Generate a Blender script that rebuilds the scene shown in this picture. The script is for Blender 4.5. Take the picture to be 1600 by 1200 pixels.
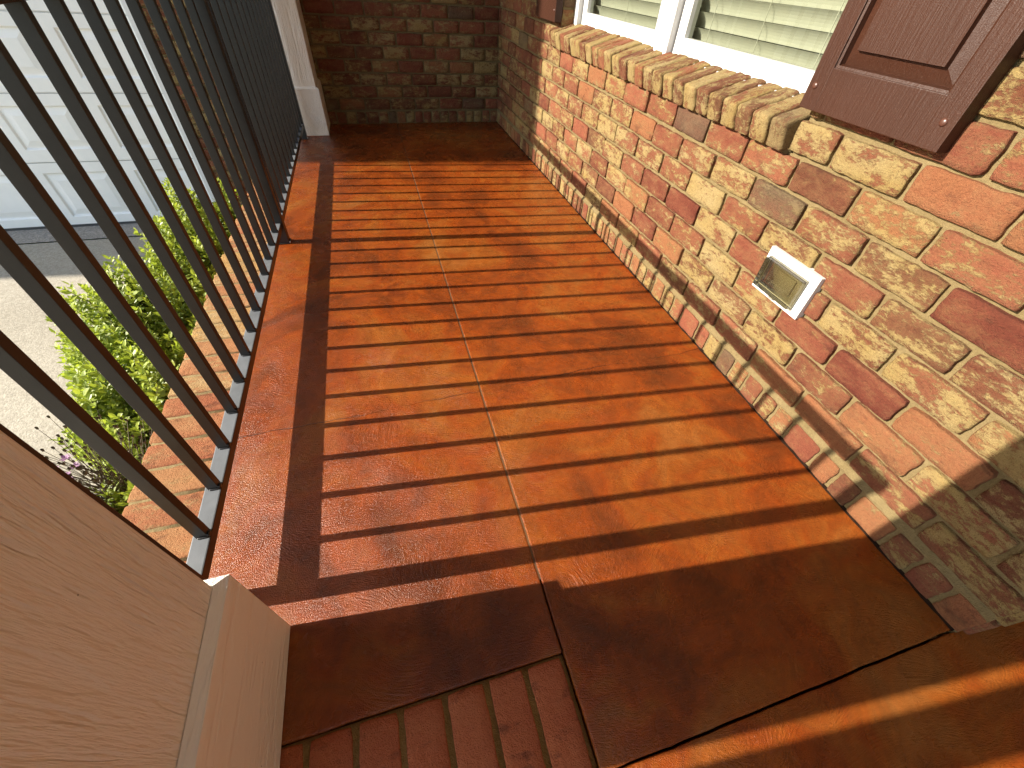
import bpy, bmesh, math, random
from mathutils import Vector, Matrix, noise
random.seed(7)
D = bpy.data
SC = bpy.context.scene
COL = SC.collection
for o in list(D.objects): D.objects.remove(o)

# ------------------------------------------------------------------ camera
YAW, PITCH, ROLL, FPX = 0.331487, 0.795576, 0.0758858, 643.852
fw = Vector((math.sin(YAW)*math.cos(PITCH), math.cos(YAW)*math.cos(PITCH), -math.sin(PITCH)))
r0 = Vector((math.cos(YAW), -math.sin(YAW), 0)); u0 = r0.cross(fw)
rr = r0*math.cos(ROLL) + u0*math.sin(ROLL); uu = -r0*math.sin(ROLL) + u0*math.cos(ROLL)
cd = D.cameras.new('camera'); cam = D.objects.new('camera', cd); COL.objects.link(cam)
M = Matrix.Identity(4)
for i in range(3):
    M[i][0] = rr[i]; M[i][1] = uu[i]; M[i][2] = -fw[i]
M.translation = Vector((0, 0, 1.0))
cam.matrix_world = M
cd.sensor_width = 36.0; cd.lens = 36.0*FPX/1600.0
cd.clip_start = 0.02; cd.clip_end = 3000
SC.camera = cam

# ------------------------------------------------------------------ light
SUN = Vector((1.0, -0.101, -0.509)).normalized()      # direction the light travels
ELEV = math.asin(-SUN.z)
wd = D.worlds.new('World'); SC.world = wd; wd.use_nodes = True
wn = wd.node_tree.nodes; wl = wd.node_tree.links
bg = wn['Background']
sky = wn.new('ShaderNodeTexSky'); sky.sky_type = 'NISHITA'; sky.sun_disc = False
sky.sun_elevation = ELEV; sky.sun_rotation = math.atan2(-SUN.x, -SUN.y)
sky.air_density = 1.0; sky.dust_density = 1.0; sky.ozone_density = 1.0
wl.new(sky.outputs[0], bg.inputs[0]); bg.inputs[1].default_value = 0.10
sl = D.lights.new('sun', 'SUN'); sun = D.objects.new('sun', sl); COL.objects.link(sun)
sl.energy = 3.6; sl.angle = math.radians(0.5); sl.color = (1.0, 0.92, 0.80)
sun.rotation_euler = SUN.to_track_quat('-Z', 'Y').to_euler()
sun.location = (-8, 1, 6)
SC.view_settings.view_transform = 'Standard'; SC.view_settings.look = 'None'
SC.view_settings.exposure = 1.85; SC.view_settings.gamma = 1.0
SC.render.engine = 'CYCLES'; SC.cycles.use_denoising = True; SC.cycles.denoiser = 'OPENIMAGEDENOISE'; SC.cycles.denoising_input_passes = 'RGB_ALBEDO_NORMAL'; SC.cycles.denoising_prefilter = 'NONE'; SC.cycles.sample_clamp_indirect = 3.0; SC.render.filter_size = 1.3
SC.cycles.max_bounces = 8; SC.cycles.diffuse_bounces = 5; SC.cycles.transparent_max_bounces = 12

# ------------------------------------------------------------------ node helpers
class NT:
    def __init__(s, name):
        s.m = D.materials.new(name); s.m.use_nodes = True
        s.t = s.m.node_tree; s.n = s.t.nodes; s.l = s.t.links
        s.b = s.n['Principled BSDF']; s.out = s.n['Material Output']
    def node(s, typ, **kw):
        n = s.n.new(typ)
        for k, v in kw.items(): setattr(n, k, v)
        return n
    def put(s, sock, v):
        if isinstance(v, bpy.types.NodeSocket): s.l.new(v, sock)
        elif isinstance(v, tuple) and len(v) == 3 and sock.type == 'RGBA': sock.default_value = (*v, 1)
        else: sock.default_value = v
    def pos(s): return s.node('ShaderNodeNewGeometry').outputs['Position']
    def attr(s, name, out='Color'):
        n = s.node('ShaderNodeAttribute'); n.attribute_name = name; return n.outputs[out]
    def vm(s, op, a, b=None):
        n = s.node('ShaderNodeVectorMath', operation=op); s.put(n.inputs[0], a)
        if b is not None: s.put(n.inputs['Scale'] if op == 'SCALE' else n.inputs[1], b)
        return n.outputs[0]
    def ma(s, op, a, b=None, c=None, clamp=False):
        n = s.node('ShaderNodeMath', operation=op, use_clamp=clamp); s.put(n.inputs[0], a)
        if b is not None: s.put(n.inputs[1], b)
        if c is not None: s.put(n.inputs[2], c)
        return n.outputs[0]
    def noise(s, vec, scale, detail=3.0, rough=0.55, dist=0.0, col=False):
        n = s.node('ShaderNodeTexNoise'); s.put(n.inputs['Vector'], vec)
        n.inputs['Scale'].default_value = scale; n.inputs['Detail'].default_value = detail
        n.inputs['Roughness'].default_value = rough; n.inputs['Distortion'].default_value = dist
        return n.outputs['Color' if col else 'Fac']
    def vor(s, vec, scale, feature='F1', out='Distance', rnd=1.0):
        n = s.node('ShaderNodeTexVoronoi', feature=feature); s.put(n.inputs['Vector'], vec)
        n.inputs['Scale'].default_value = scale; n.inputs['Randomness'].default_value = rnd
        return n.outputs[out]
    def ramp(s, f, stops, interp='LINEAR'):
        n = s.node('ShaderNodeValToRGB'); s.put(n.inputs[0], f); e = n.color_ramp.elements
        n.color_ramp.interpolation = interp
        while len(e) < len(stops): e.new(0.5)
        for i, (p, c) in enumerate(stops):
            e[i].position = p; e[i].color = (c, c, c, 1) if not isinstance(c, tuple) else (*c, 1)
        return n.outputs[0]
    def mix(s, f, a, b, mode='MIX'):
        n = s.node('ShaderNodeMix', data_type='RGBA', blend_type=mode)
        s.put(n.inputs[0], f); s.put(n.inputs[6], a); s.put(n.inputs[7], b); return n.outputs[2]
    def maprange(s, v, a, b, c=0.0, d=1.0):
        n = s.node('ShaderNodeMapRange'); s.put(n.inputs[0], v)
        for i, x in enumerate((a, b, c, d)): s.put(n.inputs[i+1], x)
        return n.outputs[0]
    def sep(s, v):
        n = s.node('ShaderNodeSeparateXYZ'); s.put(n.inputs[0], v); return n.outputs
    def comb(s, x, y, z):
        n = s.node('ShaderNodeCombineXYZ')
        for i, v in enumerate((x, y, z)): s.put(n.inputs[i], v)
        return n.outputs[0]
    def bump(s, h, dist=0.002, strength=1.0, normal=None):
        n = s.node('ShaderNodeBump'); s.put(n.inputs['Height'], h)
        n.inputs['Distance'].default_value = dist; n.inputs['Strength'].default_value = strength
        if normal is not None: s.put(n.inputs['Normal'], normal)
        return n.outputs[0]
    def bsdf(s, color, rough=0.6, normal=None, **kw):
        s.put(s.b.inputs['Base Color'], color); s.put(s.b.inputs['Roughness'], rough)
        if normal is not None: s.put(s.b.inputs['Normal'], normal)
        for k, v in kw.items(): s.put(s.b.inputs[k.replace('_', ' ')], v)
        return s.m

# ------------------------------------------------------------------ materials
def mat_brick(name, wash=0.0, red=((.110,.030,.019),(.205,.069,.041)), cream=((.275,.212,.080),(.30,.252,.128)), grey=True):
    t = NT(name)
    uv = t.attr('buv', 'Vector'); bc = t.attr('bc', 'Vector'); rs = t.sep(bc)
    off = t.vm('SCALE', t.comb(rs[2], rs[0], rs[2]), 37.0)
    p = t.vm('ADD', t.vm('MULTIPLY', uv, (0.5, 1.0, 1.0)), off)
    warp = t.vm('SCALE', t.vm('SUBTRACT', t.noise(p, 30, 3, col=True), (.5,.5,.5)), 0.022)
    pw = t.vm('ADD', p, warp)
    n1 = t.noise(pw, 24, 8, .74)
    n2 = t.noise(pw, 85, 6, .75)
    n3 = t.noise(uv, 330, 3, .7)
    n4 = t.noise(p, 150, 4, .75)
    mid = tuple((a+b)*.5 for a, b in zip(*red)); tan = (red[1][0]*1.12, red[1][1]*1.45, red[1][2]*1.15); brn = (red[0][0]*.95, red[0][1]*1.35, red[0][2]*1.2)
    base = t.ramp(rs[0], [(0, red[0]), (.26, mid), (.52, red[1]), (.70, tan), (.88, brn)], 'CONSTANT')
    base = t.mix(t.ma('MULTIPLY', t.maprange(t.noise(p, 12, 5, .65), .36, .66), .45), base, (red[1][0]*1.1, red[1][1]*1.25, red[1][2]*1.2))
    base = t.mix(t.ma('MULTIPLY', t.maprange(t.noise(pw, 19, 6, .7), .56, .66), .55), base, (.06,.022,.015))
    m = t.ma('ADD', t.ma('ADD', t.ma('MULTIPLY', n1, .54), t.ma('MULTIPLY', n2, .27)), t.ma('MULTIPLY', n4, .19))
    thr = t.maprange(rs[1], 0, 1, .61 - wash, .415 - wash)
    wm = t.maprange(m, thr, t.ma('ADD', thr, .045))
    thin = t.maprange(m, t.ma('SUBTRACT', thr, .11), t.ma('ADD', thr, .02))
    crm = t.mix(t.maprange(t.noise(p, 10, 4), .3, .7), cream[0], cream[1])
    crm = t.mix(t.ma('MULTIPLY', t.maprange(n4, .5, .7), .4), crm, (.20,.11,.052))
    c = t.mix(t.ma('MULTIPLY', thin, .20), base, crm)
    c = t.mix(t.ma('MULTIPLY', wm, .90), c, crm)
    if grey:
        gm = t.ma('MULTIPLY', t.maprange(rs[2], .94, .95), t.maprange(t.noise(p, 9, 4), .3, .55, .35, .85))
        c = t.mix(gm, c, t.mix(n1, (.065,.045,.03), (.165,.128,.082)))
    pits = t.maprange(n3, .28, .40)
    c = t.mix(pits, t.mix(.5, c, (.04,.023,.014)), c)
    c = t.mix(.55, c, t.mix(t.noise(uv, 140, 5, .75), (.05,.03,.02), (.85,.7,.55)), 'SOFT_LIGHT')
    h = t.ma('ADD', t.ma('MULTIPLY', t.noise(uv, 62, 7, .75), 1.3), t.ma('MULTIPLY', n3, .55))
    h = t.ma('ADD', h, t.ma('MULTIPLY', wm, .22))
    return t.bsdf(c, .92, t.bump(h, .0065, 1.0), Specular_IOR_Level=.2)

def mat_mortar(name='mortar', k=1.0):
    t = NT(name); p = t.pos()
    n = t.noise(p, 9, 4); n2 = t.noise(p, 120, 5, .7); n3 = t.noise(p, 420, 2, .7)
    c = t.mix(t.maprange(n, .3, .7), (.145*k,.105*k,.046*k), (.185*k,.138*k,.066*k))
    c = t.mix(.5, c, t.mix(n2, (.1,.1,.1), (.9,.9,.9)), 'SOFT_LIGHT')
    h = t.ma('ADD', t.noise(p, 55, 5, .6), t.ma('MULTIPLY', n3, .35))
    return t.bsdf(c, .95, t.bump(h, .006, 1.0), Specular_IOR_Level=.15)

def mat_floor():
    t = NT('stained_concrete'); p = t.pos(); xyz = t.sep(p)
    w = t.vm('SCALE', t.vm('SUBTRACT', t.noise(p, 1.7, 3, col=True), (.5,.5,.5)), .9)
    pw = t.vm('ADD', p, w)
    big = t.noise(pw, 1.5, 6, .6); mid = t.noise(pw, 5.5, 7, .66); fine = t.noise(p, 42, 6, .72)
    v = t.ma('ADD', t.ma('MULTIPLY', big, .62), t.ma('MULTIPLY', mid, .38))
    c = t.ramp(v, [(.32, (.080,.017,.0045)), (.43, (.150,.028,.0045)), (.50, (.245,.045,.005)), (.56, (.265,.068,.009)), (.65, (.275,.096,.020))])
    mot = t.maprange(t.noise(pw, 13, 7, .72), .36, .66)
    c = t.mix(t.ma('MULTIPLY', mot, .45), c, (.095,.034,.009))
    c = t.mix(.55, c, t.mix(fine, (.08,.08,.08), (.95,.95,.95)), 'SOFT_LIGHT')
    # hairline crack across the slab
    yc = t.ma('ADD', t.ma('ADD', t.ma('MULTIPLY', xyz[0], .033), .913), t.ma('MULTIPLY', t.ma('SUBTRACT', t.noise(p, 5, 4), .5), .05))
    dcr = t.ma('ABSOLUTE', t.ma('SUBTRACT', xyz[1], yc))
    cr = t.ma('MULTIPLY', t.maprange(dcr, .0006, .002, 1, 0), t.maprange(t.noise(p, 3.1, 2), .40, .55))
    c = t.mix(t.ma('MULTIPLY', cr, .75), c, (.03,.012,.006))
    # trowelled skin: short curved ripples whose direction wanders
    sw = t.vm('SCALE', t.vm('SUBTRACT', t.noise(p, 2.4, 2, .5, col=True), (.5,.5,.5)), .42)
    ps = t.vm('MULTIPLY', t.vm('ADD', p, sw), (70, 230, 1))
    rip = t.noise(ps, 1.0, 3, .6)
    grn = t.noise(p, 430, 2, .7)
    msk = t.maprange(t.noise(p, 6, 3), .3, .65, .25, 1.0)
    h = t.ma('ADD', t.ma('MULTIPLY', rip, msk), t.ma('MULTIPLY', grn, .62))
    h = t.ma('SUBTRACT', h, t.ma('MULTIPLY', cr, .8))
    nb = t.bump(h, .0034, .8)
    rgh = t.maprange(t.noise(p, 8, 4), .3, .7, .20, .34)
    m = t.bsdf(c, rgh, nb, Specular_IOR_Level=.36)
    return m

def mat_paint(name, col, axis='z', grain=1.0, rough=.5):
    """painted, wood-embossed boards; the grain runs along the axis"""
    t = NT(name); p = t.pos()
    k = {'z': (1, 1, .10), 'y': (1, .10, 1), 'x': (.10, 1, 1)}[axis]
    wv = t.vm('SCALE', t.vm('SUBTRACT', t.noise(t.vm('MULTIPLY', p, k), 6, 2, col=True), (.5,.5,.5)), .12)
    q = t.vm('MULTIPLY', t.vm('ADD', p, wv), k)
    lines = t.noise(q, 105, 3, .6)
    fine = t.noise(t.vm('MULTIPLY', p, k), 420, 3, .6)
    tear = t.maprange(t.noise(q, 62, 2, .4), .54, .60)
    h = t.ma('ADD', t.ma('MULTIPLY', lines, .8), t.ma('ADD', t.ma('MULTIPLY', fine, .25), t.ma('MULTIPLY', tear, -.22)))
    spk = t.maprange(t.vor(p, 26), .028, .036)
    c = t.mix(t.maprange(t.noise(p, 3, 4), .3, .7), col, tuple(x*.93 for x in col))
    c = t.mix(t.ma('MULTIPLY', t.ma('SUBTRACT', 1.0, spk), .6), c, (.06,.04,.03))
    return t.bsdf(c, rough, t.bump(h, .0085, .66*grain), Specular_IOR_Level=.4)

def mat_simple(name, col, rough=.5, metal=0.0, nscale=0, namp=.1, bump=0.0, bscale=200, spec=.5):
    t = NT(name); p = t.pos()
    c = col
    if nscale:
        c = t.mix(t.maprange(t.noise(p, nscale, 5, .6), .3, .7), tuple(x*(1-namp) for x in col), tuple(min(1, x*(1+namp)) for x in col))
    nb = t.bump(t.noise(p, bscale, 4, .6), .001, bump) if bump else None
    return t.bsdf(c, rough, nb, Metallic=metal, Specular_IOR_Level=spec)

def mat_concrete(name, a, b, agg=1.0):
    t = NT(name); p = t.pos()
    n = t.noise(p, 1.2, 5); st = t.vor(p, 95, out='Color'); sv = t.sep(st)[0]
    c = t.mix(t.maprange(n, .3, .7), a, b)
    c = t.mix(.30*agg, c, t.mix(sv, (.1,.09,.08), (.85,.82,.78)), 'SOFT_LIGHT')
    c = t.mix(t.ma('MULTIPLY', t.maprange(t.noise(p, 30, 5, .7), .55, .72), .35), c, tuple(x*.55 for x in a))
    h = t.ma('ADD', t.vor(p, 120), t.noise(p, 40, 5))
    return t.bsdf(c, .92, t.bump(h, .0018, .6*agg), Specular_IOR_Level=.2)

def mat_leaf(name, young, old):
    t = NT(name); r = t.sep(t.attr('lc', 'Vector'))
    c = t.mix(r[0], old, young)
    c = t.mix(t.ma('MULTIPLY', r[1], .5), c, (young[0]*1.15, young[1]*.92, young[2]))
    t.bsdf(c, .42, None, Specular_IOR_Level=.3)
    tr = t.node('ShaderNodeBsdfTranslucent'); t.put(tr.inputs[0], t.mix(.5, c, (young[0]*1.3, young[1]*1.3, young[2]*.5)))
    mx = t.node('ShaderNodeMixShader'); mx.inputs[0].default_value = .38
    t.l.new(t.b.outputs[0], mx.inputs[1]); t.l.new(tr.outputs[0], mx.inputs[2]); t.l.new(mx.outputs[0], t.out.inputs[0])
    return t.m

def mat_glass(name, tint, refl=.06, rough=.02):
    t = NT(name)
    tr = t.node('ShaderNodeBsdfTransparent'); t.put(tr.inputs[0], tint)
    gl = t.node('ShaderNodeBsdfGlossy'); gl.inputs['Roughness'].default_value = rough
    fr = t.node('ShaderNodeFresnel'); fr.inputs[0].default_value = 1.45
    f = t.ma('ADD', fr.outputs[0], refl - .04, clamp=True)
    mx = t.node('ShaderNodeMixShader'); t.l.new(f, mx.inputs[0])
    t.l.new(tr.outputs[0], mx.inputs[1]); t.l.new(gl.outputs[0], mx.inputs[2]); t.l.new(mx.outputs[0], t.out.inputs[0])
    return t.m

MT = dict(
    brick=mat_brick('antique_brick', .0), brick_step=mat_brick('step_brick', -.12, ((.46,.120,.050),(.52,.165,.072)), grey=False),
    brick_border=mat_brick('border_brick', .0, ((.30,.108,.054),(.35,.175,.083)), ((.40,.275,.125),(.43,.33,.18)), grey=False),
    mortar=mat_mortar(), mortar_step=mat_mortar('step_mortar', 2.1), floor=mat_floor(),
    column=mat_paint('column_paint', (.91,.87,.785), 'z', 1.5), column_h=mat_paint('column_base_paint', (.91,.87,.785), 'y', .8),
    black=mat_simple('black_metal', (.014,.0135,.0125), .36, 0, 30, .2, .12, 400),
    rail=None, bolt=mat_simple('bolt_metal', (.55,.53,.5), .35, 1.0),
    vinyl=mat_simple('white_vinyl', (.55,.55,.54), .35, 0, 6, .03),
    glass=mat_glass('window_glass', (.67,.69,.62), .05), gasket=mat_simple('dark_gasket', (.05,.05,.05), .6),
    blind=mat_simple('blind_slats', (.50,.50,.43), .5, 0, 12, .04), room=mat_simple('dim_room', (.12,.14,.10), .9),
    shutter=None, screw=mat_simple('shutter_screw', (.07,.028,.018), .35),
    cover_clear=mat_glass('smoky_cover', (.80,.78,.66), .05, .12), cover_in=mat_simple('cover_inside', (.18,.17,.125), .6, 0, 14, .25),
    door=mat_simple('garage_door_paint', (.90,.89,.84), .5, 0, 8, .03, .1, 300), trim=mat_simple('trim_paint', (.80,.80,.78), .5),
    drive=mat_concrete('driveway_concrete', (.32,.29,.232), (.39,.357,.292)), apron=mat_concrete('apron_concrete', (.26,.238,.208), (.33,.308,.272), 1.6),
    caulk=mat_simple('joint_caulk', (.10,.046,.015), .8, 0, 6, .4, .4, 150), gap=mat_simple('dark_gap', (.02,.011,.007), .95, 0, 30, .4, spec=.05),
    mulch=mat_simple('mulch', (.07,.045,.03), .95, 0, 60, .6, 1.0, 90), lawn=mat_simple('lawn', (.07,.11,.03), .95, 0, 20, .4, 1.0, 60),
    leaf=mat_leaf('shrub_leaf', (.36,.45,.066), (.032,.088,.018)), bark=mat_simple('bark', (.09,.06,.04), .9, 0, 40, .4),
    flower_leaf=mat_leaf('flower_leaf', (.20,.26,.06), (.05,.09,.03)), petal=mat_simple('mauve_petal', (.34,.18,.30), .7, 0, 60, .2),
    dry=mat_simple('dry_stem', (.10,.075,.045), .85, 0, 60, .3), plaster=mat_simple('ceiling_boards', (.38,.31,.22), .6),
    shingle=mat_simple('shingle', (.08,.075,.07), .95, 0, 30, .4), siding=mat_simple('siding', (.6,.56,.48), .7),
)
def mat_shutter():
    t = NT('shutter_brown'); p = t.pos()
    q = t.vm('MULTIPLY', p, (1, 1, .07))
    wv = t.vm('SCALE', t.vm('SUBTRACT', t.noise(q, 9, 2, col=True), (.5,.5,.5)), .04)
    ln = t.noise(t.vm('ADD', q, wv), 230, 3, .6); f = t.noise(p, 500, 3, .6)
    c = t.mix(t.maprange(t.noise(p, 5, 3), .3, .7), (.034,.0115,.0055), (.040,.0135,.0065))
    c = t.mix(t.ma('MULTIPLY', t.maprange(f, .62, .72), .35), c, (.2,.12,.09))
    return t.bsdf(c, .42, t.bump(t.ma('ADD', ln, t.ma('MULTIPLY', f, .35)), .0020, .6), Specular_IOR_Level=.32)
MT['shutter'] = mat_shutter()
def mat_rail():            # black paint, mixed towards pale blue-grey on faces that point up
    t = NT('pale_topped_black_metal'); p = t.pos()
    n = t.node('ShaderNodeNewGeometry'); up = t.maprange(t.sep(n.outputs['Normal'])[2], .6, .95)
    d = t.ma('MULTIPLY', up, t.maprange(t.noise(p, 16, 5, .6), .25, .75, .62, 1.0))
    c = t.mix(d, (.014,.0135,.0125), (.15,.162,.173))
    return t.bsdf(c, t.mix(d, (.36,.36,.36), (.55,.55,.55)), t.bump(t.noise(p, 400, 3), .0008, .15))
MT['rail'] = mat_rail()

# ------------------------------------------------------------------ mesh helpers
class MB:
    """collects faces with per-vertex brick data and builds ONE mesh"""
    def __init__(s): s.v = []; s.f = []; s.mi = []; s.uv = []; s.bc = []; s.flat = []
    def vert(s, p, uv=(0, 0, 0), bc=(0, 0, 0)):
        s.v.append(tuple(p)); s.uv.append(uv); s.bc.append(bc); return len(s.v)-1
    def quad(s, a, b, c, d, mi=0): s.f.append((a, b, c, d)); s.mi.append(mi)
    def poly(s, pts, mi=0):
        s.f.append(tuple(s.vert(p) for p in pts)); s.mi.append(mi)
    def box(s, x0, x1, y0, y1, z0, z1, mi=0):
        v = [s.vert((x, y, z)) for x in (x0, x1) for y in (y0, y1) for z in (z0, z1)]
        for a, b, c, d in ((0,1,3,2),(4,6,7,5),(0,4,5,1),(2,3,7,6),(0,2,6,4),(1,5,7,3)): s.quad(v[a], v[b], v[c], v[d], mi)
    def brick(s, o, U, V, N, lu, lv, depth, res=.016, mi=1, bc=None, rough=1.0):
        """front of one brick standing proud of the mortar: rounded, chipped arrises"""
        bc = bc or (random.random(), random.triangular(0, 1, .62), random.random())
        def par(l, k):
            e = [0, .0005, .0032]
            inner = max(1, int(round((l-.0064)/k)))
            return e + [.0032+(l-.0064)*i/inner for i in range(1, inner)] + [l-.0032, l-.0005, l]
        us = par(lu, res*1.4); vs = par(lv, res); nu = len(us); nv = len(vs)
        sd = Vector((bc[2]*91, bc[0]*57, bc[1]*33)); ids = []
        tilt = (random.uniform(-.0012, .0012)*rough, random.uniform(-.0012, .0012)*rough)
        for i, u in enumerate(us):
            for j, v in enumerate(vs):
                k = min(i, nu-1-i, j, nv-1-j)
                # pull the corners in so that the outline is not a perfect rectangle
                cu = min(u, lu-u); cv = min(v, lv-v)
                pu, pv = u, v
                if cu < .012 and cv < .012:
                    q = (.012-cu)*(.012-cv)/.012*.16
                    pu += q*(1 if u < lu/2 else -1); pv += q*(1 if v < lv/2 else -1)
                n1 = noise.noise_vector(Vector((u*38, v*38, 0))+sd); n2 = noise.noise(Vector((u*120, v*120, 3))+sd)
                ed = 1.0 if k < 3 else .0
                pu += (n1.x*.0034 + n2*.0016)*ed*rough; pv += (n1.y*.0030 + n2*.0016)*ed*rough
                if k == 0: h = -.006
                elif k == 1: h = depth*.72 + n2*.0012
                else: h = depth + n1.z*.0011*rough + n2*.0007*rough + tilt[0]*(2*u/lu-1) + tilt[1]*(2*v/lv-1)
                ids.append(s.vert(o+U*pu+V*pv+N*h, (u, v, h), bc))
        for i in range(nu-1):
            for j in range(nv-1):
                a = ids[i*nv+j]; b = ids[(i+1)*nv+j]; c = ids[(i+1)*nv+j+1]; d = ids[i*nv+j+1]
                if U.cross(V).dot(N) > 0: s.quad(a, b, c, d, mi)
                else: s.quad(a, d, c, b, mi)
                if min(i, nu-2-i, j, nv-2-j) == 0: s.flat.append(len(s.f)-1)
    def rbox(s, o, A, B, C, la, lb, lc, r, n=(3, 6, 6), mi=1, bc=None, amp=.0015):
        """rounded, slightly uneven solid brick"""
        bc = bc or (random.random(), random.random(), random.random())
        sd = Vector((bc[2]*91, bc[0]*57, bc[1]*33)); L = (la, lb, lc); ax = (A, B, C)
        def ticks(l, k): return [0, r*.5, r] + [r+(l-2*r)*i/k for i in range(1, k)] + [l-r, l-r*.5, l]
        T = [ticks(L[i], n[i]) for i in range(3)]; cache = {}
        def pt(i, j, k, du, dv):
            key = (i, j, k)
            if key in cache: return cache[key]
            q = Vector((T[0][i], T[1][j], T[2][k])); c = Vector([min(max(q[m], r), L[m]-r) for m in range(3)])
            d = q-c
            if d.length > 1e-9: q = c + d.normalized()*r
            q = q + noise.noise_vector(q*45+sd)*amp
            p = o + A*q.x + B*q.y + C*q.z
            uv = [q.x, q.y, q.z]
            cache[key] = s.vert(p, tuple(uv), bc); return cache[key]
        NN = [len(t) for t in T]
        hand = A.cross(B).dot(C) > 0
        for m in range(3):
            u, v = [(1, 2), (2, 0), (0, 1)][m]
            for side in (0, NN[m]-1):
                for a in range(NN[u]-1):
                    for b in range(NN[v]-1):
                        def g(x, y):
                            idx = [0, 0, 0]; idx[m] = side; idx[u] = x; idx[v] = y
                            return pt(*idx, 0 if L[0] > .1 else 1, 2)
                        q = [g(a, b), g(a+1, b), g(a+1, b+1), g(a, b+1)]
                        if (side == 0) == hand: q.reverse()
                        s.quad(*q, mi)
    def build(s, name, mats, parent=None, smooth=False, bevel=0, merge=False):
        me = D.meshes.new(name); me.from_pydata(s.v, [], s.f)
        for m in (mats if isinstance(mats, (list, tuple)) else [mats]): me.materials.append(m)
        me.polygons.foreach_set('material_index', s.mi)
        if any(b != (0, 0, 0) for b in s.bc):
            a = me.attributes.new('buv', 'FLOAT_VECTOR', 'POINT'); a.data.foreach_set('vector', [x for t in s.uv for x in t])
            a = me.attributes.new('bc', 'FLOAT_VECTOR', 'POINT'); a.data.foreach_set('vector', [x for t in s.bc for x in t])
        if bevel:
            bm = bmesh.new(); bm.from_mesh(me)
            bmesh.ops.recalc_face_normals(bm, faces=bm.faces)
            bmesh.ops.bevel(bm, geom=[e for e in bm.edges if len(e.link_faces) == 2 and e.calc_face_angle(0) > .3], offset=bevel, segments=2, profile=.6, affect='EDGES')
            bm.to_mesh(me); bm.free()
        if smooth:
            me.polygons.foreach_set('use_smooth', [True]*len(me.polygons))
            for i in s.flat: me.polygons[i].use_smooth = False
        me.update()
        o = D.objects.new(name, me); COL.objects.link(o)
        if parent: o.parent = parent; o.matrix_parent_inverse = parent.matrix_world.inverted()
        return o

def tag(o, label=None, cat=None, group=None, kind=None):
    for k, v in (('label', label), ('category', cat), ('group', group), ('kind', kind)):
        if v: o[k] = v
    return o
def thing(name, label, cat, loc, group=None):
    o = D.objects.new(name, None); COL.objects.link(o); o.location = loc; o.empty_display_size = .05
    o.matrix_world = Matrix.Translation(Vector(loc))
    return tag(o, label, cat, group)
def boxobj(name, mat, parent, *b, bevel=0, kind=None, smooth=False):
    m = MB(); m.box(*b); return m.build(name, mat, parent, smooth, bevel)

X_, Y_, Z_ = Vector((1,0,0)), Vector((0,1,0)), Vector((0,0,1))
XW = 1.087            # face of the bricks of the long wall
PITCH_Z = .0826; BH = .0726; BL = .190; BP = .200; ROW0 = .092
YB = 4.107            # back wall
GROUND = -.75

# ------------------------------------------------------------------ setting: ground, floor
def sheet(name, mat, x0, x1, y0, y1, z, kind='structure'):
    m = MB(); m.poly([(x0,y0,z),(x1,y0,z),(x1,y1,z),(x0,y1,z)]); o = m.build(name, mat); return tag(o, kind=kind)
sheet('ground', MT['lawn'], -900, 900, -900, 900, GROUND-.012)
sheet('driveway', MT['drive'], -9.0, -1.30, -14, 3.955, GROUND)
sheet('garage_apron', MT['apron'], -9.0, -1.30, 3.96, 4.32, GROUND+.006)
sheet('planting_bed', MT['mulch'], -1.30, -.80, -1.2, 4.10, GROUND+.03)

def slab(name, poly_rects, z0=-.12):
    m = MB()
    for x0, x1, y0, y1 in poly_rects:      # poured edges are never quite straight
        c = [(x0,y0),(x1,y0),(x1,y1),(x0,y1)]; P = []
        for (xa, ya), (xb, yb) in zip(c, c[1:]+c[:1]):
            n = max(2, int(math.hypot(xb-xa, yb-ya)/.02))
            for i in range(n):
                f = i/n; x = xa+(xb-xa)*f; y = ya+(yb-ya)*f; a = .0016 if y < .5 else .0007
                nv = noise.noise_vector(Vector((x*13, y*13, 1)))+noise.noise_vector(Vector((x*47, y*47, 5)))*.6
                P.append((x+nv.x*a, y+nv.y*a))
        T = [m.vert((x, y, 0)) for x, y in P]; B = [m.vert((x, y, z0)) for x, y in P]
        m.f.append(tuple(T)); m.mi.append(0)
        for i in range(len(P)): m.quad(T[i], B[i], B[(i+1)%len(P)], T[(i+1)%len(P)])
    return tag(m.build(name, MT['floor'], bevel=.004), kind='structure')
slab('porch_floor', [(-.565, .2075, .150, YB+.01)])
slab('porch_floor', [(.2105, XW+.02, -.0435, YB+.01)])
slab('entry_floor', [(.2115, 2.3, -1.6, -.0475)])
tag(boxobj('floor_joint', MT['caulk'], None, .2068, .2117, .30, YB, -.03, -.0012), kind='structure')
tag(boxobj('floor_base', MT['gap'], None, -.55, 2.3, -1.6, YB, -.70, -.13), kind='structure')

# dirt and sealer gathered along the foot of the wall
m = MB(); y = -.045
while y < YB-.02:
    w0 = .004+.003*noise.noise(Vector((y*23, 0, 0)))+.002*noise.noise(Vector((y*90, 3, 0))); y2 = y+.012
    w1 = .004+.003*noise.noise(Vector((y2*23, 0, 0)))+.002*noise.noise(Vector((y2*90, 3, 0)))
    m.poly([(1.0765-w0, y, .0012), (1.082, y, .0045), (1.082, y2, .0045), (1.0765-w1, y2, .0012)][::-1]); y = y2
tag(m.build('floor_seam', MT['gap']), kind='structure')

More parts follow.
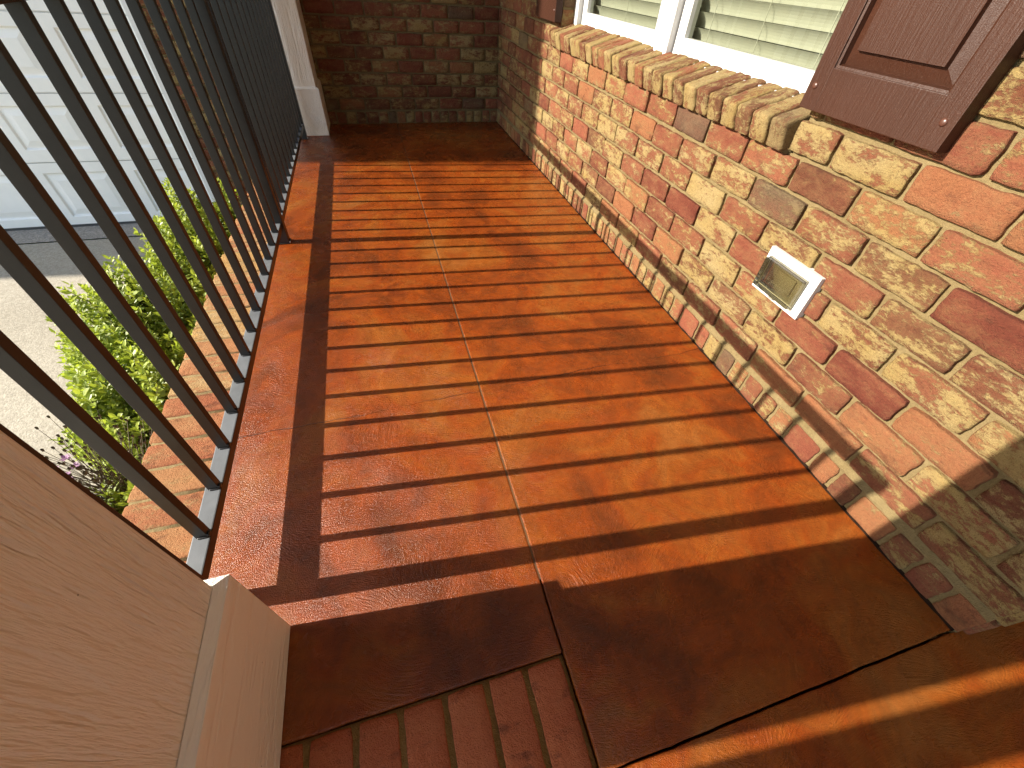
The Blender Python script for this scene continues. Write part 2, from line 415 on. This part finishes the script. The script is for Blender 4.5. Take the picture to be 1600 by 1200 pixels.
# brick landing beside the slab (bricks laid flat, their length along the porch)
m = MB(); m.box(-.80, .2065, -1.6, .1475, -.10, -.0078)
for row in range(6):
    y1 = .145 - row*.203; x = .200
    while x > -.62:
        w = .073+random.uniform(-.003, .003)
        m.brick(Vector((x-w, y1-.195, -.011)), X_, Y_, Z_, w, .195, .006, .016, bc=(random.uniform(.27, .66), random.random()*.45, random.random()*.87), rough=.7)
        x -= w + .0105
tag(m.build('brick_step', [MT['mortar_step'], MT['brick_step']], smooth=True), kind='structure')

# brick border a step below the slab, outside the railing
m = MB(); m.box(-.84, -.560, -.4, YB, GROUND-.02, -.1405)
y = -.30
while y < YB-.1:
    w = .095+random.uniform(-.004, .004)
    m.rbox(Vector((-.848+random.uniform(-.004,.004), y, -.21)), X_, Y_, Z_, .272, w, .074, .007, (10, 4, 3), bc=(random.random(), random.random()*.8+.1, random.random()*.87), amp=.004)
    y += w + .010
# face of the foundation under the border
z = -.285; k = 0
while z > GROUND+.05:
    y = -.3 + (k % 2)*.1
    while y < YB-.2:
        m.brick(Vector((-.84, y, z)), Y_, Z_, -X_, BL, BH-.004, .006, .03); y += BP
    z -= PITCH_Z; k += 1
tag(m.build('brick_border', [MT['mortar'], MT['brick_border']], smooth=True), kind='structure')

# ------------------------------------------------------------------ the house
house = thing('brick_house', 'red and cream brick house with white double window facing the porch', 'house', (XW, 2, 0))
OPY0, OPY1, OPZ1 = .974, 2.80, 2.15        # window opening
SILL0, SILL1 = .985, 2.872
ZS = ROW0 + 7*PITCH_Z + .006               # underside of the sill

def cut(a, b, holes):
    segs = [(a, b)]
    for h0, h1 in holes:
        out = []
        for s0, s1 in segs:
            if h1 <= s0 or h0 >= s1: out.append((s0, s1)); continue
            if s0 < h0: out.append((s0, h0))
            if h1 < s1: out.append((h1, s1))
        segs = out
    return [s for s in segs if s[1]-s[0] > .018]

def wall_rows(m, o, U, N, length, z0, z1, holes_at, res_at, offset=0., depth=.013, first=0):
    z = z0; k = first
    while z < z1:
        u = -((k % 2)*BP/2 + offset + random.uniform(0, .012)) ; hs = holes_at(z)
        while u < length:
            l = BL + random.uniform(-.005, .004)
            for a, b in cut(max(u, 0), min(u+l, length), hs):
                zz = z + random.uniform(-.0015, .0015)
                m.brick(o + U*a + Z_*zz, U, Z_, N, b-a, BH+random.uniform(-.002, .002), depth+random.uniform(-.003, .003), res_at(a, z))
            u += l + .0105
        z += PITCH_Z; k += 1
def headers(m, o, U, N, length, z, h, depth, res):
    u = 0
    while u < length-.02:
        w = min(.0615 + random.uniform(-.004, .006), length-u)
        if random.random() < .12: w = min(.095, length-u)
        m.brick(o+U*u+Z_*(z+.003), U, Z_, N, w, h-.006+random.uniform(-.003, .002), depth+random.uniform(-.002, .002), res(u, z))
        u += w + .0095

# long wall beside the porch: u runs along +Y from the entry corner
m = MB(); XM = XW+.006; Y0 = -.05; LEN = YB-Y0
def mort(y0, y1, z0, z1, x=XM, n=1): m.poly([(x,y1,z0),(x,y0,z0),(x,y0,z1),(x,y1,z1)])
mort(Y0, YB, -.05, ZS); mort(Y0, OPY0, ZS, 2.5); mort(OPY1, YB, ZS, 2.5); mort(OPY0, OPY1, OPZ1, 2.5)
near = lambda u, z: .011 if u < 1.0 else (.014 if u < 2.2 else .022)
res = lambda u, z: near(u, z) if z < 1.15 else .08
def holes(z):
    if z < ZS-.03: return []
    if z < ZS+.06: return [(SILL0-Y0, SILL1-Y0)]
    if z < OPZ1: return [(OPY0-Y0, OPY1-Y0)]
    return []
O = Vector((XM, Y0, 0))
wall_rows(m, O, Y_, -X_, LEN, ROW0+.012, 2.45, holes, res)
# rowlock base course standing proud, with a sloping mortar ledge on it
XR = XM-.011
m.poly([(XR,YB,-.05),(XR,Y0,-.05),(XR,Y0,ROW0-.006),(XR,YB,ROW0-.006)])
for i in range(60):
    a = Y0+(YB-Y0)*i/60; b = Y0+(YB-Y0)*(i+1)/60
    def ed(y): return (XR+.002*noise.noise(Vector((y*14, 0, 0)))-.003, y, ROW0-.004+.003*noise.noise(Vector((y*9, 5, 0))))
    def tp(y): return (XM-.0005, y, ROW0+.012+.003*noise.noise(Vector((y*11, 9, 0))))
    m.poly([ed(b), ed(a), tp(a), tp(b)])
    m.poly([(XR,b,ROW0-.02),(XR,a,ROW0-.02),ed(a),ed(b)])
headers(m, Vector((XR, Y0, 0)), Y_, -X_, LEN, 0, ROW0-.004, .006, near)
# reveals of the opening
for yy, n, s in ((OPY1, -Y_, 1), (OPY0, Y_, -1)):
    m.poly([(XM,yy,ZS),(XM+.12,yy,ZS),(XM+.12,yy,OPZ1),(XM,yy,OPZ1)][::s])
    z = ROW0+.012+8*PITCH_Z
    while z < OPZ1-.05:
        m.brick(Vector((XM-.004, yy, z)), X_, Z_, n, .082, BH, .006, .02); z += PITCH_Z
# short return into the entry and its back wall
m.poly([(XM,Y0,-.05),(2.3,Y0,-.05),(2.3,Y0,2.5),(XM,Y0,2.5)])
wall_rows(m, Vector((XM-.006, Y0, 0)), X_, -Y_, 1.2, 0.01, 2.45, lambda z: [], lambda u, z: .08)
m.build('wall', [MT['mortar'], MT['brick']], house, smooth=True)
m = MB(); m.poly([(2.3,-.05,-.05),(2.3,-1.7,-.05),(2.3,-1.7,2.5),(2.3,-.05,2.5)])  # unseen back wall, added to enclose the entry and bounce light
wall_rows(m, Vector((2.3, -1.7, 0)), Y_, -X_, 1.6, 0.01, 2.45, lambda z: [], lambda u, z: .08)
m.build('wall', [MT['mortar'], MT['brick']], house, smooth=True)

# wall at the end of the porch, running on to the garage door
DX0 = -1.362                                # right edge of the garage opening
m = MB(); YM = YB+.006
m.poly([(DX0,YM,GROUND-.02),(XW+.05,YM,GROUND-.02),(XW+.05,YM,6.4),(DX0,YM,6.4)])
m.poly([(-9.5,YM,2.0),(DX0,YM,2.0),(DX0,YM,6.4),(-9.5,YM,6.4)])
m.poly([(-9.5,YM,GROUND-.02),(-6.6,YM,GROUND-.02),(-6.6,YM,2.0),(-9.5,YM,2.0)])
m.poly([(-9.5,YM,GROUND-.02),(-9.5,YM,6.4),(-9.5,YM+7,6.4),(-9.5,YM+7,GROUND-.02)])
wall_rows(m, Vector((DX0, YM, 0)), X_, -Y_, XW-DX0+.004, ROW0+.008, 2.5, lambda z: [], lambda u, z: .02 if z < 1.0 and u > .9 else .05, offset=.05)
wall_rows(m, Vector((DX0, YM, 0)), X_, -Y_, .80, ROW0+.008-10*PITCH_Z, ROW0-.02, lambda z: [], lambda u, z: .05, offset=.05)
m.poly([(-.58,YM-.004,-.05),(XW+.05,YM-.004,-.05),(XW+.05,YM-.004,ROW0),(-.58,YM-.004,ROW0)])
headers(m, Vector((-.58, YM-.004, 0)), X_, -Y_, XW+.58, 0, ROW0-.004, .006, lambda u, z: .02)
# brick return at the side of the garage opening
m.poly([(DX0,YM,GROUND),(DX0,YM+.14,GROUND),(DX0,YM+.14,2.0),(DX0,YM,2.0)])
m.build('wall', [MT['mortar'], MT['brick']], house, smooth=True)

# sill of rowlock bricks sloping out from the window
m = MB()
slope = Vector((.135, 0, .040)).normalized(); upv = slope.cross(Y_)*-1
if upv.z < 0: upv = -upv
m.box(XM-.012, XM+.10, SILL0+.002, SILL1-.002, ZS-.004, ZS+.062)
y = SILL0
while y < SILL1-.03:
    w = min(.0625+random.uniform(-.004, .004), SILL1-y)
    m.rbox(Vector((XM-.036+random.uniform(-.003, .003), y, ZS-.001+random.uniform(-.002, .002))), slope, Y_, upv, .155, w, .074, .0085, (7, 4, 5), amp=.0028, bc=(random.random(), random.uniform(.45, 1), random.random()*.99))
    y += w + .0085
# sloping mortar between the sill bricks
m.poly([(XM-.022,SILL1-.003,ZS+.062),(XM-.022,SILL0+.003,ZS+.062),(XM+.11,SILL0+.003,ZS+.104),(XM+.11,SILL1-.003,ZS+.104)])
sill = m.build('sill', [MT['mortar'], MT['brick']], house, smooth=True)
sill['label'] = 'projecting sill of brick headers below the window'

# two double-hung windows in one white frame
XF = 1.158; XS = 1.183
ZF0 = .762
def window(y0, y1):
    f = MB(); t = .048
    f.box(XF, XF+.10, y0, y0+t, ZF0, OPZ1); f.box(XF, XF+.10, y1-t, y1, ZF0, OPZ1)
    f.box(XF+.001, XF+.10, y0+t, y1-t, ZF0, ZF0+.016); f.box(XF+.001, XF+.10, y0+t, y1-t, OPZ1-t, OPZ1)
    w = f.build('window', MT['vinyl'], house, bevel=.002)
    a, b = y0+t+.008, y1-t-.008; st = .052; zb = ZF0+.02; zt = OPZ1-t-.01
    s = MB()
    s.box(XS, XS+.035, a, a+st, zb, zt); s.box(XS, XS+.035, b-st, b, zb, zt)
    s.box(XS+.001, XS+.034, a+st, b-st, zb, zb+.054); s.box(XS+.001, XS+.034, a+st, b-st, zt-st, zt)
    s.box(XS+.001, XS+.034, a+st, b-st, 1.42, 1.47)
    s.build('sash', MT['vinyl'], w, bevel=.002)
    boxobj('gasket', MT['gasket'], w, XS+.004, XS+.03, a-.006, a-.0005, zb, zt); boxobj('gasket', MT['gasket'], w, XS+.004, XS+.03, b+.0005, b+.006, zb, zt)
    p = MB(); p.poly([(XS+.018,b-st,zb+.05),(XS+.018,a+st,zb+.05),(XS+.018,a+st,zt-st),(XS+.018,b-st,zt-st)])
    p.build('glass', MT['glass'], w)
    bl = MB(); z = .80; n = 6
    while z < 2.05:
        pr = []
        for i in range(n+1):                 # a cambered slat, tilted nearly shut
            s_ = i/n-.5; ang = math.radians(60)
            pr.append((XS+.060 - s_*.052*math.cos(ang) + .0065*math.sin(ang)*(1-4*s_*s_), z + s_*.052*math.sin(ang) + .004*math.cos(ang)*(1-4*s_*s_)))
        for (xa, za), (xb, zb2) in zip(pr, pr[1:]):
            bl.poly([(xa,b-.003,za),(xa,a+.003,za),(xb,a+.003,zb2),(xb,b-.003,zb2)])
        z += .0445
    for yy in (a+.13, (a+b)/2, b-.13): bl.box(XS+.044, XS+.0455, yy-.001, yy+.001, .78, 2.05)
    bl.build('blind', MT['blind'], w)
    return w
window(1.868, OPY1-.003); window(OPY0+.003, 1.866)
boxobj('room_shade', MT['room'], house, XF+.25, XF+.27, OPY0-.3, OPY1+.3, ZF0-.2, OPZ1+.2)
boxobj('window_board', MT['vinyl'], house, XF+.101, XF+.24, OPY0, OPY1, ZF0-.02, ZF0+.002)

# garage door: raised panels in rows, white jamb trim
gd = MB(); YD = 4.215
lines = [GROUND+.002, -.25, .19, .621, 1.06, 1.5, 1.94]
for z0, z1 in zip(lines, lines[1:]):
    x1 = DX0-.012
    while x1 > -6.4:
        x0 = x1-.60
        a0, a1, b0, b1 = x0+.085, x1-.085, z0+.085, z1-.075
        def ring(P, y1_, Q, y2_):
            for i in range(4):
                p, q, r_, s_ = P[i], P[(i+1)%4], Q[(i+1)%4], Q[i]
                gd.poly([(p[0],y1_,p[1]),(q[0],y1_,q[1]),(r_[0],y2_,r_[1]),(s_[0],y2_,s_[1])])
        def rc(d, g=0): return [(a0+d,b0+d),(a1-d,b0+d),(a1-d,b1-d),(a0+d,b1-d)]
        R0 = [(x0,z0+.004),(x1,z0+.004),(x1,z1-.004),(x0,z1-.004)]
        ring(R0, YD, rc(0), YD); ring(rc(0), YD, rc(.012), YD+.011); ring(rc(.012), YD+.011, rc(.022), YD+.011)
        ring(rc(.022), YD+.011, rc(.060), YD+.002); P = rc(.060)
        gd.poly([(x,YD+.002,z) for x, z in P])
        x1 = x0
    gd.poly([(-6.6,YD+.008,z1-.004),(DX0,YD+.008,z1-.004),(DX0,YD+.008,z1+.004),(-6.6,YD+.008,z1+.004)])
door = gd.build('garage_door', MT['door'], house)
boxobj('jamb', MT['trim'], door, DX0-.048, DX0-.001, YB+.02, YD+.02, GROUND+.01, 2.0, bevel=.003)
boxobj('weather_strip', MT['gasket'], door, -6.4, DX0-.05, YD-.006, YD+.01, GROUND+.005, GROUND+.024)
boxobj('interior', MT['room'], door, -6.7, DX0+.3, YD+.05, YD+.08, GROUND, 2.3)

# porch roof: ceiling, beam over the columns
m = MB(); m.poly([(.55,-1.62,-.05),(2.3,-1.62,-.05),(2.3,-1.62,2.5),(.55,-1.62,2.5)][::-1])  # unseen wall across the entry, added to cut light from behind the camera
wall_rows(m, Vector((.55, -1.62, 0)), X_, Y_, 1.75, 0.01, 2.45, lambda z: [], lambda u, z: .08)
m.build('wall', [MT['mortar'], MT['brick']], house, smooth=True)
boxobj('ceiling', MT['plaster'], house, -.62, 2.4, -1.8, YB, 2.56, 2.62)
boxobj('beam', MT['column'], house, -.62, -.38, -1.8, YB-.01, 2.28, 2.555)
boxobj('roof', MT['shingle'], house, -1.30, 6, -1.8, YB-.01, 2.63, 2.72)  # left overhang stretched out of view to cut skylight on the porch floor
boxobj('added_soffit', MT['plaster'], house, -1.30, -.62, -1.8, YB-.01, 2.56, 2.625)  # unseen underside of the overhang, added to block sky from the left
boxobj('upper_storey', MT['siding'], house, 1.2, 8, -6, YB+.1, 2.73, 5.6)
boxobj('gable', MT['siding'], house, -9.5, 6, YB+.02, 10, 6.41, 7.6)

# ------------------------------------------------------------------ columns
def column(x1, y0, label, w=.300, dy=0.0):
    t = thing('porch_column', label, 'column', (x1-w/2-.017, y0+w/2+.017, 0), 'square porch columns beside the railing')
    c = MB(); c.box(x1-.017-w, x1-.017, y0+.017+dy, y0+.015+w, .30, 2.2795)
    c.build('shaft', MT['column'], t, bevel=.003)
    b = MB(); W = w+.034
    b.box(x1-W, x1, y0+dy, y0+W, .001, .296)
    o = b.build('base', MT['column_h'], t, bevel=.003)
    cp = MB()                                   # the top of the base boards, mitred and slightly sloping to the shaft
    P = [(x1-W+.002,y0+dy+.002),(x1-.002,y0+dy+.002),(x1-.002,y0+W-.002),(x1-W+.002,y0+W-.002)]; Q = [(x1-.016-w,y0+dy+.016),(x1-.016,y0+dy+.016),(x1-.016,y0+.016+w),(x1-.016-w,y0+.016+w)]
    for i in range(4):
        a, b2, c2, d = P[i], P[(i+1)%4], Q[(i+1)%4], Q[i]
        cp.poly([(a[0],a[1],.2962),(b2[0],b2[1],.2962),(c2[0],c2[1],.306),(d[0],d[1],.306)])
    cp.build('base_cap', MT['column_h'], o)
    return t
column(-.331, .013, 'tan wood grained column close up in the lower left corner', dy=.018)
column(-.319, 3.793, 'far white porch column standing against the shaded brick wall')

# post of the step rail next to the near column (its shadow falls on the entry floor)
hp = thing('handrail_post', 'black square handrail post beside the steps', 'post', (-.86, .0, GROUND))
boxobj('post', MT['black'], hp, -.905, -.815, -.048, .041, GROUND, 1.10, bevel=.003)
boxobj('cap', MT['black'], hp, -.912, -.808, -.054, .046, 1.10, 1.115, bevel=.003)

# ------------------------------------------------------------------ railing
rl = thing('porch_railing', 'black metal railing with square balusters along the porch edge', 'railing', (-.493, 2.07, 0))
RX0, RX1 = -.511, -.475; RZ0, RZ1 = .072, .101; TZ0, TZ1 = .920, .952
PY = (.431, 2.092, 3.735)
boxobj('bottom_rail', MT['rail'], rl, RX0, RX1, PY[0]+.020, PY[2]-.020, RZ0, RZ1, bevel=.0025)
boxobj('top_rail', MT['rail'], rl, RX0-.003, RX1+.003, PY[0]-.03, PY[2]+.04, TZ0, TZ1, bevel=.003)
for i, y in enumerate(PY):
    h = .020
    # the middle post stands a little proud of the rail on the porch side
    xa, xb = (-.511, -.466) if i == 1 else (-.513, -.472)
    p = boxobj('post', MT['black'], rl, xa, xb, y-h, y+h, .003, TZ0-.0005, bevel=.002)
    boxobj('foot', MT['black'], p, xa-.004, xb+.004, y-h-.004, y+h+.004, .0005, .006, bevel=.001)
    boxobj('bolt', MT['bolt'], p, xb+.001, xb+.007, y-h-.003, y-h+.006, .006, .012, bevel=.001)
bal = MB(); bw = .0089; xc = -.4878
bal.box(-.0142, bw, -bw, bw, 0, TZ0-RZ1)
b0 = bal.build('baluster', MT['black'], rl, bevel=.001)
weld = MB()
weld.rbox(Vector((-bw-.002, -bw-.003, -.001)), X_, Y_, Z_, 2*bw+.004, .006, .005, .002, (3, 2, 2), mi=0, amp=.0012)
weld.rbox(Vector((bw-.002, -bw-.001, -.001)), X_, Y_, Z_, .006, .011, .010, .002, (2, 2, 2), mi=0, amp=.0012)
w0 = weld.build('weld', MT['black'], b0, smooth=True)
ys = [.546+.12*i for i in range(13)] + [2.199+.1195*i for i in range(13)]
for i, y in enumerate(ys):
    if i == 0: b, w = b0, w0
    else:
        b = b0.copy(); COL.objects.link(b); b.parent = rl
        w = w0.copy(); COL.objects.link(w); w.parent = b
    b.matrix_parent_inverse = Matrix.Identity(4); b.location = (xc-rl.location.x, y-rl.location.y, RZ1)
    w.matrix_parent_inverse = Matrix.Identity(4); w.location = (0, 0, 0)

# ------------------------------------------------------------------ shutters
def shutter(y0, y1, label):
    zb, zt = .784, 2.14; xf = 1.047
    t = thing('window_shutter', label, 'shutter', (XW, (y0+y1)/2, zb), 'brown raised panel shutters beside the window')
    f = MB(); sw, rh = .047, .086; zm = 1.46
    f.box(xf, XW-.001, y0, y0+sw, zb, zt); f.box(xf, XW-.001, y1-sw, y1, zb, zt)
    for z0, z1 in ((zb, zb+rh), (zm, zm+.08), (zt-.07, zt)): f.box(xf+.0003, XW-.002, y0+sw-.0005, y1-sw+.0005, z0, z1)
    f.build('frame', MT['shutter'], t, bevel=.0016)
    for z0, z1 in ((zb+rh, zm), (zm+.08, zt-.07)):
        p = MB(); a, b = y0+sw, y1-sw
        def rc(d): return [(b-d,z0+d),(a+d,z0+d),(a+d,z1-d),(b-d,z1-d)]
        def ring(d1, x1, d2, x2):
            P, Q = rc(d1), rc(d2)
            for i in range(4):
                q = [(x1,)+P[i], (x1,)+P[(i+1)%4], (x2,)+Q[(i+1)%4], (x2,)+Q[i]]
                p.poly(q)
        ring(-.002, xf+.003, .005, xf+.006); ring(.005, xf+.006, .008, xf+.018); ring(.008, xf+.018, .034, xf+.010); ring(.034, xf+.010, .036, xf+.001)
        p.poly([(xf+.001,)+q for q in rc(.036)])
        p.build('panel', MT['shutter'], t)
    for yy in (y0+.022, y1-.020):
        bm = bmesh.new(); bmesh.ops.create_uvsphere(bm, u_segments=14, v_segments=8, radius=.0075)
        for v in bm.verts: v.co = Vector((v.co.z*.55 + xf, v.co.x + yy, v.co.y + zb+.047))
        me = D.meshes.new('screw'); bm.to_mesh(me); bm.free(); me.materials.append(MT['screw'])
        me.polygons.foreach_set('use_smooth', [True]*len(me.polygons))
        o = D.objects.new('screw', me); COL.objects.link(o); o.parent = t; o.matrix_parent_inverse = t.matrix_world.inverted()
shutter(.620, .983, 'large brown shutter with two screws in the upper right corner')
shutter(2.793, 3.124, 'small looking brown shutter at the far side of the window')

# ------------------------------------------------------------------ outlet cover
oc = thing('outlet_cover', 'white outdoor outlet cover with smoky clear lid on the sunlit brick wall', 'outlet cover', (XW, .775, .40))
fr = MB(); y0, y1, z0, z1 = .683, .869, .333, .464; xa = 1.068
a0, a1, c0, c1 = .712, .852, .353, .437
fr.box(xa, XW+.004, y0, a0, z0, z1); fr.box(xa, XW+.004, a1, y1, z0, z1); fr.box(xa+.0002, XW+.004, a0, a1, z0, c0); fr.box(xa+.0002, XW+.004, a0, a1, c1, z1)
fr.build('frame', MT['vinyl'], oc, bevel=.0015)
bk = MB(); bk.box(1.0735, 1.079, a0-.002, a1+.002, c0-.002, c1+.002)
bk.box(1.069, 1.0735, a0+.03, a1-.03, c0+.018, c1-.018)
bk.build('receptacle', MT['cover_in'], oc, bevel=.002)
lid = MB(); lid.box(1.046, xa-.0005, a0-.002, a1+.001, c0-.001, c1+.002)
lid.build('lid', MT['cover_clear'], oc, bevel=.003)
rim = MB()
for q in ((a0-.004, a0-.002, c0-.002, c1+.003), (a1+.001, a1+.003, c0-.002, c1+.003)): rim.box(1.062, xa+.001, *q)
for q in ((a0-.002, a1+.001, c0-.004, c0-.001), (a0-.002, a1+.001, c1+.002, c1+.004)): rim.box(1.062, xa+.001, *q)
rim.build('rim', MT['cover_in'], oc)
boxobj('latch', MT['cover_in'], oc, 1.058, 1.070, .772, .790, c0-.012, c0-.0045, bevel=.001)

# ------------------------------------------------------------------ plants
def leaf(vs, fs, ls, p, d, nrm, L, W, c):
    side = d.cross(nrm).normalized(); i = len(vs)
    dn = -nrm*L*.10
    pts = [p, p+d*L*.35+side*W*.5+nrm*L*.06, p+d*L*.72+side*W*.36+nrm*L*.03, p+d*L+dn, p+d*L*.72-side*W*.36+nrm*L*.03, p+d*L*.35-side*W*.5+nrm*L*.06, p+d*L*.38, p+d*L*.74-nrm*L*.01]
    vs.extend(tuple(q) for q in pts)
    fs.extend([(i,i+1,i+6),(i+1,i+2,i+7,i+6),(i+2,i+3,i+7),(i,i+6,i+5),(i+6,i+7,i+4,i+5),(i+7,i+3,i+4)]); ls.extend([c]*8)
def leafmesh(name, vs, fs, ls, mat, parent):
    me = D.meshes.new(name); me.from_pydata(vs, [], fs); me.materials.append(mat)
    a = me.attributes.new('lc', 'FLOAT_VECTOR', 'POINT'); a.data.foreach_set('vector', [x for t in ls for x in t])
    o = D.objects.new(name, me); COL.objects.link(o); o.parent = parent; o.matrix_parent_inverse = parent.matrix_world.inverted(); return o
def tube(m, a, b, r0_, r1_, n=5):
    d = (b-a).normalized(); s = d.orthogonal().normalized(); t = d.cross(s)
    A = [m.vert(a+(s*math.cos(2*math.pi*i/n)+t*math.sin(2*math.pi*i/n))*r0_) for i in range(n)]
    B = [m.vert(b+(s*math.cos(2*math.pi*i/n)+t*math.sin(2*math.pi*i/n))*r1_) for i in range(n)]
    for i in range(n): m.quad(A[i], A[(i+1)%n], B[(i+1)%n], B[i])
def shrub(cx, cy, rx, ry, top, label, sprigs, seed, size=1.0):
    rnd = random.Random(seed)
    t = thing('leafy_shrub', label, 'shrub', (cx, cy, GROUND+.03), 'shrubs planted along the brick border')
    vs, fs, ls = [], [], []; st = MB(); base = Vector((cx, cy, GROUND+.02)); zc = GROUND+.10; hz = top-zc
    for k in range(sprigs):
        # every sprig: a twig end inside an uneven dome, with leaves in pairs
        th = rnd.uniform(0, 2*math.pi); v = rnd.random()**.6; ph = math.acos(1-v*1.02 if v < .98 else 0)
        dirv = Vector((math.sin(ph)*math.cos(th), math.sin(ph)*math.sin(th), math.cos(ph)))
        lump = 1 + .26*noise.noise(dirv*2.3+Vector((seed, 0, 0))) + .12*noise.noise(dirv*6+Vector((0, seed, 0)))
        rad = rnd.uniform(.55, 1.0)**.5*lump*rnd.uniform(.9, 1.06)
        tip = Vector((cx+dirv.x*rx*rad, cy+dirv.y*ry*rad, zc+dirv.z*hz*rad))
        if tip.x > -.83 and tip.z < -.13: tip.x = -.85-rnd.random()*.05
        if tip.x > -.80: tip.x = -.80-rnd.random()*.06
        up = (dirv*.8+Vector((rnd.uniform(-.5,.5), rnd.uniform(-.5,.5), .75))).normalized()
        ln = rnd.uniform(.06, .13)*size; st0 = tip-up*ln
        if k % 4 == 0:
            tube(st, st0, tip, .0016, .0008, 3)
            if k % 16 == 0: tube(st, base+Vector((rnd.uniform(-.05,.05), rnd.uniform(-.05,.05), 0)), st0, .006, .002, 4)
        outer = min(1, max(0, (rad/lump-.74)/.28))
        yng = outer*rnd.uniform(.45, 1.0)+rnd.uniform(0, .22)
        npair = rnd.randint(4, 6); rot = rnd.uniform(0, 3)
        for j in range(npair):
            f = (j+.6)/npair; q = st0.lerp(tip, f)
            for s in (0, 1):
                a = rot+j*1.57+s*math.pi+rnd.uniform(-.3, .3)
                e1 = up.orthogonal().normalized(); e2 = up.cross(e1)
                outd = e1*math.cos(a)+e2*math.sin(a)
                d = (outd*(1.0-.45*f)+up*(.35+.6*f)+Vector((rnd.uniform(-.25,.25), rnd.uniform(-.25,.25), rnd.uniform(-.25,.15)))).normalized()
                nr = (up-d*up.dot(d)); nr = nr.normalized() if nr.length > .05 else d.orthogonal().normalized()
                L = rnd.uniform(.028, .050)*size*(1.05-.3*f)
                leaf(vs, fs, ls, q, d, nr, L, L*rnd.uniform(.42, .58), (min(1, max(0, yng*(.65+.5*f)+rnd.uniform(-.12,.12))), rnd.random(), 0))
    leafmesh('foliage', vs, fs, ls, MT['leaf'], t)
    st.build('stem', MT['bark'], t)
    return t
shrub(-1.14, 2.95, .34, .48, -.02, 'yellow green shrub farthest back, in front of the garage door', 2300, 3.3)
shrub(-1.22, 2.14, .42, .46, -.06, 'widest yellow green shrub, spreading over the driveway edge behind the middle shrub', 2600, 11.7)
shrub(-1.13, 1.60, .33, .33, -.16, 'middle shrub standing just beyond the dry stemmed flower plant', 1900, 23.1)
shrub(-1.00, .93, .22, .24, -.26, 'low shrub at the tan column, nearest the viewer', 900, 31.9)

def flower_plant(cx, cy, top):
    rnd = random.Random(5)
    t = thing('flower_plant', 'dry stemmed plant with a few mauve flowers between the shrubs', 'plant', (cx, cy, GROUND+.03))
    st = MB(); vs, fs, ls = [], [], []; base = Vector((cx, cy, GROUND+.02))
    for k in range(230):
        th = rnd.uniform(0, 2*math.pi); sp = rnd.uniform(.0, .7)
        d = Vector((math.cos(th)*sp*.75-.12, math.sin(th)*sp*.75, 1)).normalized()
        L = rnd.uniform(.34, .54)*(top-GROUND)/.48*.95
        a = base+Vector((rnd.uniform(-.06,.06), rnd.uniform(-.06,.06), 0)); mid = a+d*L*.6; e = mid+(d+Vector((math.cos(th)*.3, math.sin(th)*.3, -.05))).normalized()*L*.45
        tube(st, a, mid, .002, .0015, 3); tube(st, mid, e, .0015, .0009, 3)
        tube(st, e, e+Vector((0, 0, .010)), .0038, .0045, 5)
        for j in range(14):
            q = a.lerp(mid, rnd.uniform(.1, 1)); dd = Vector((rnd.uniform(-1,1), rnd.uniform(-1,1), rnd.uniform(.1,1))).normalized()
            leaf(vs, fs, ls, q, dd, dd.orthogonal().normalized(), rnd.uniform(.02, .04), .006, (rnd.uniform(0,.8), rnd.random(), 0))
    for k in range(16):
        c = Vector((cx-.10+rnd.gauss(0, .045), cy-.08+rnd.gauss(0, .05), top-.02+rnd.gauss(0, .03)))
        pt = MB()
        for j in range(16):
            a = j*2.4; d = Vector((math.cos(a), math.sin(a), rnd.uniform(.0, .8))).normalized(); s = d.cross(Z_).normalized()*.004
            pt.poly([c, c+d*.010+s, c+d*.017, c+d*.010-s])
        pt.build('flower', MT['petal'], t); tube(st, base, c, .0016, .001, 3)
    st.build('stem', MT['dry'], t); leafmesh('foliage', vs, fs, ls, MT['flower_leaf'], t)
flower_plant(-1.11, 1.17, -.27)
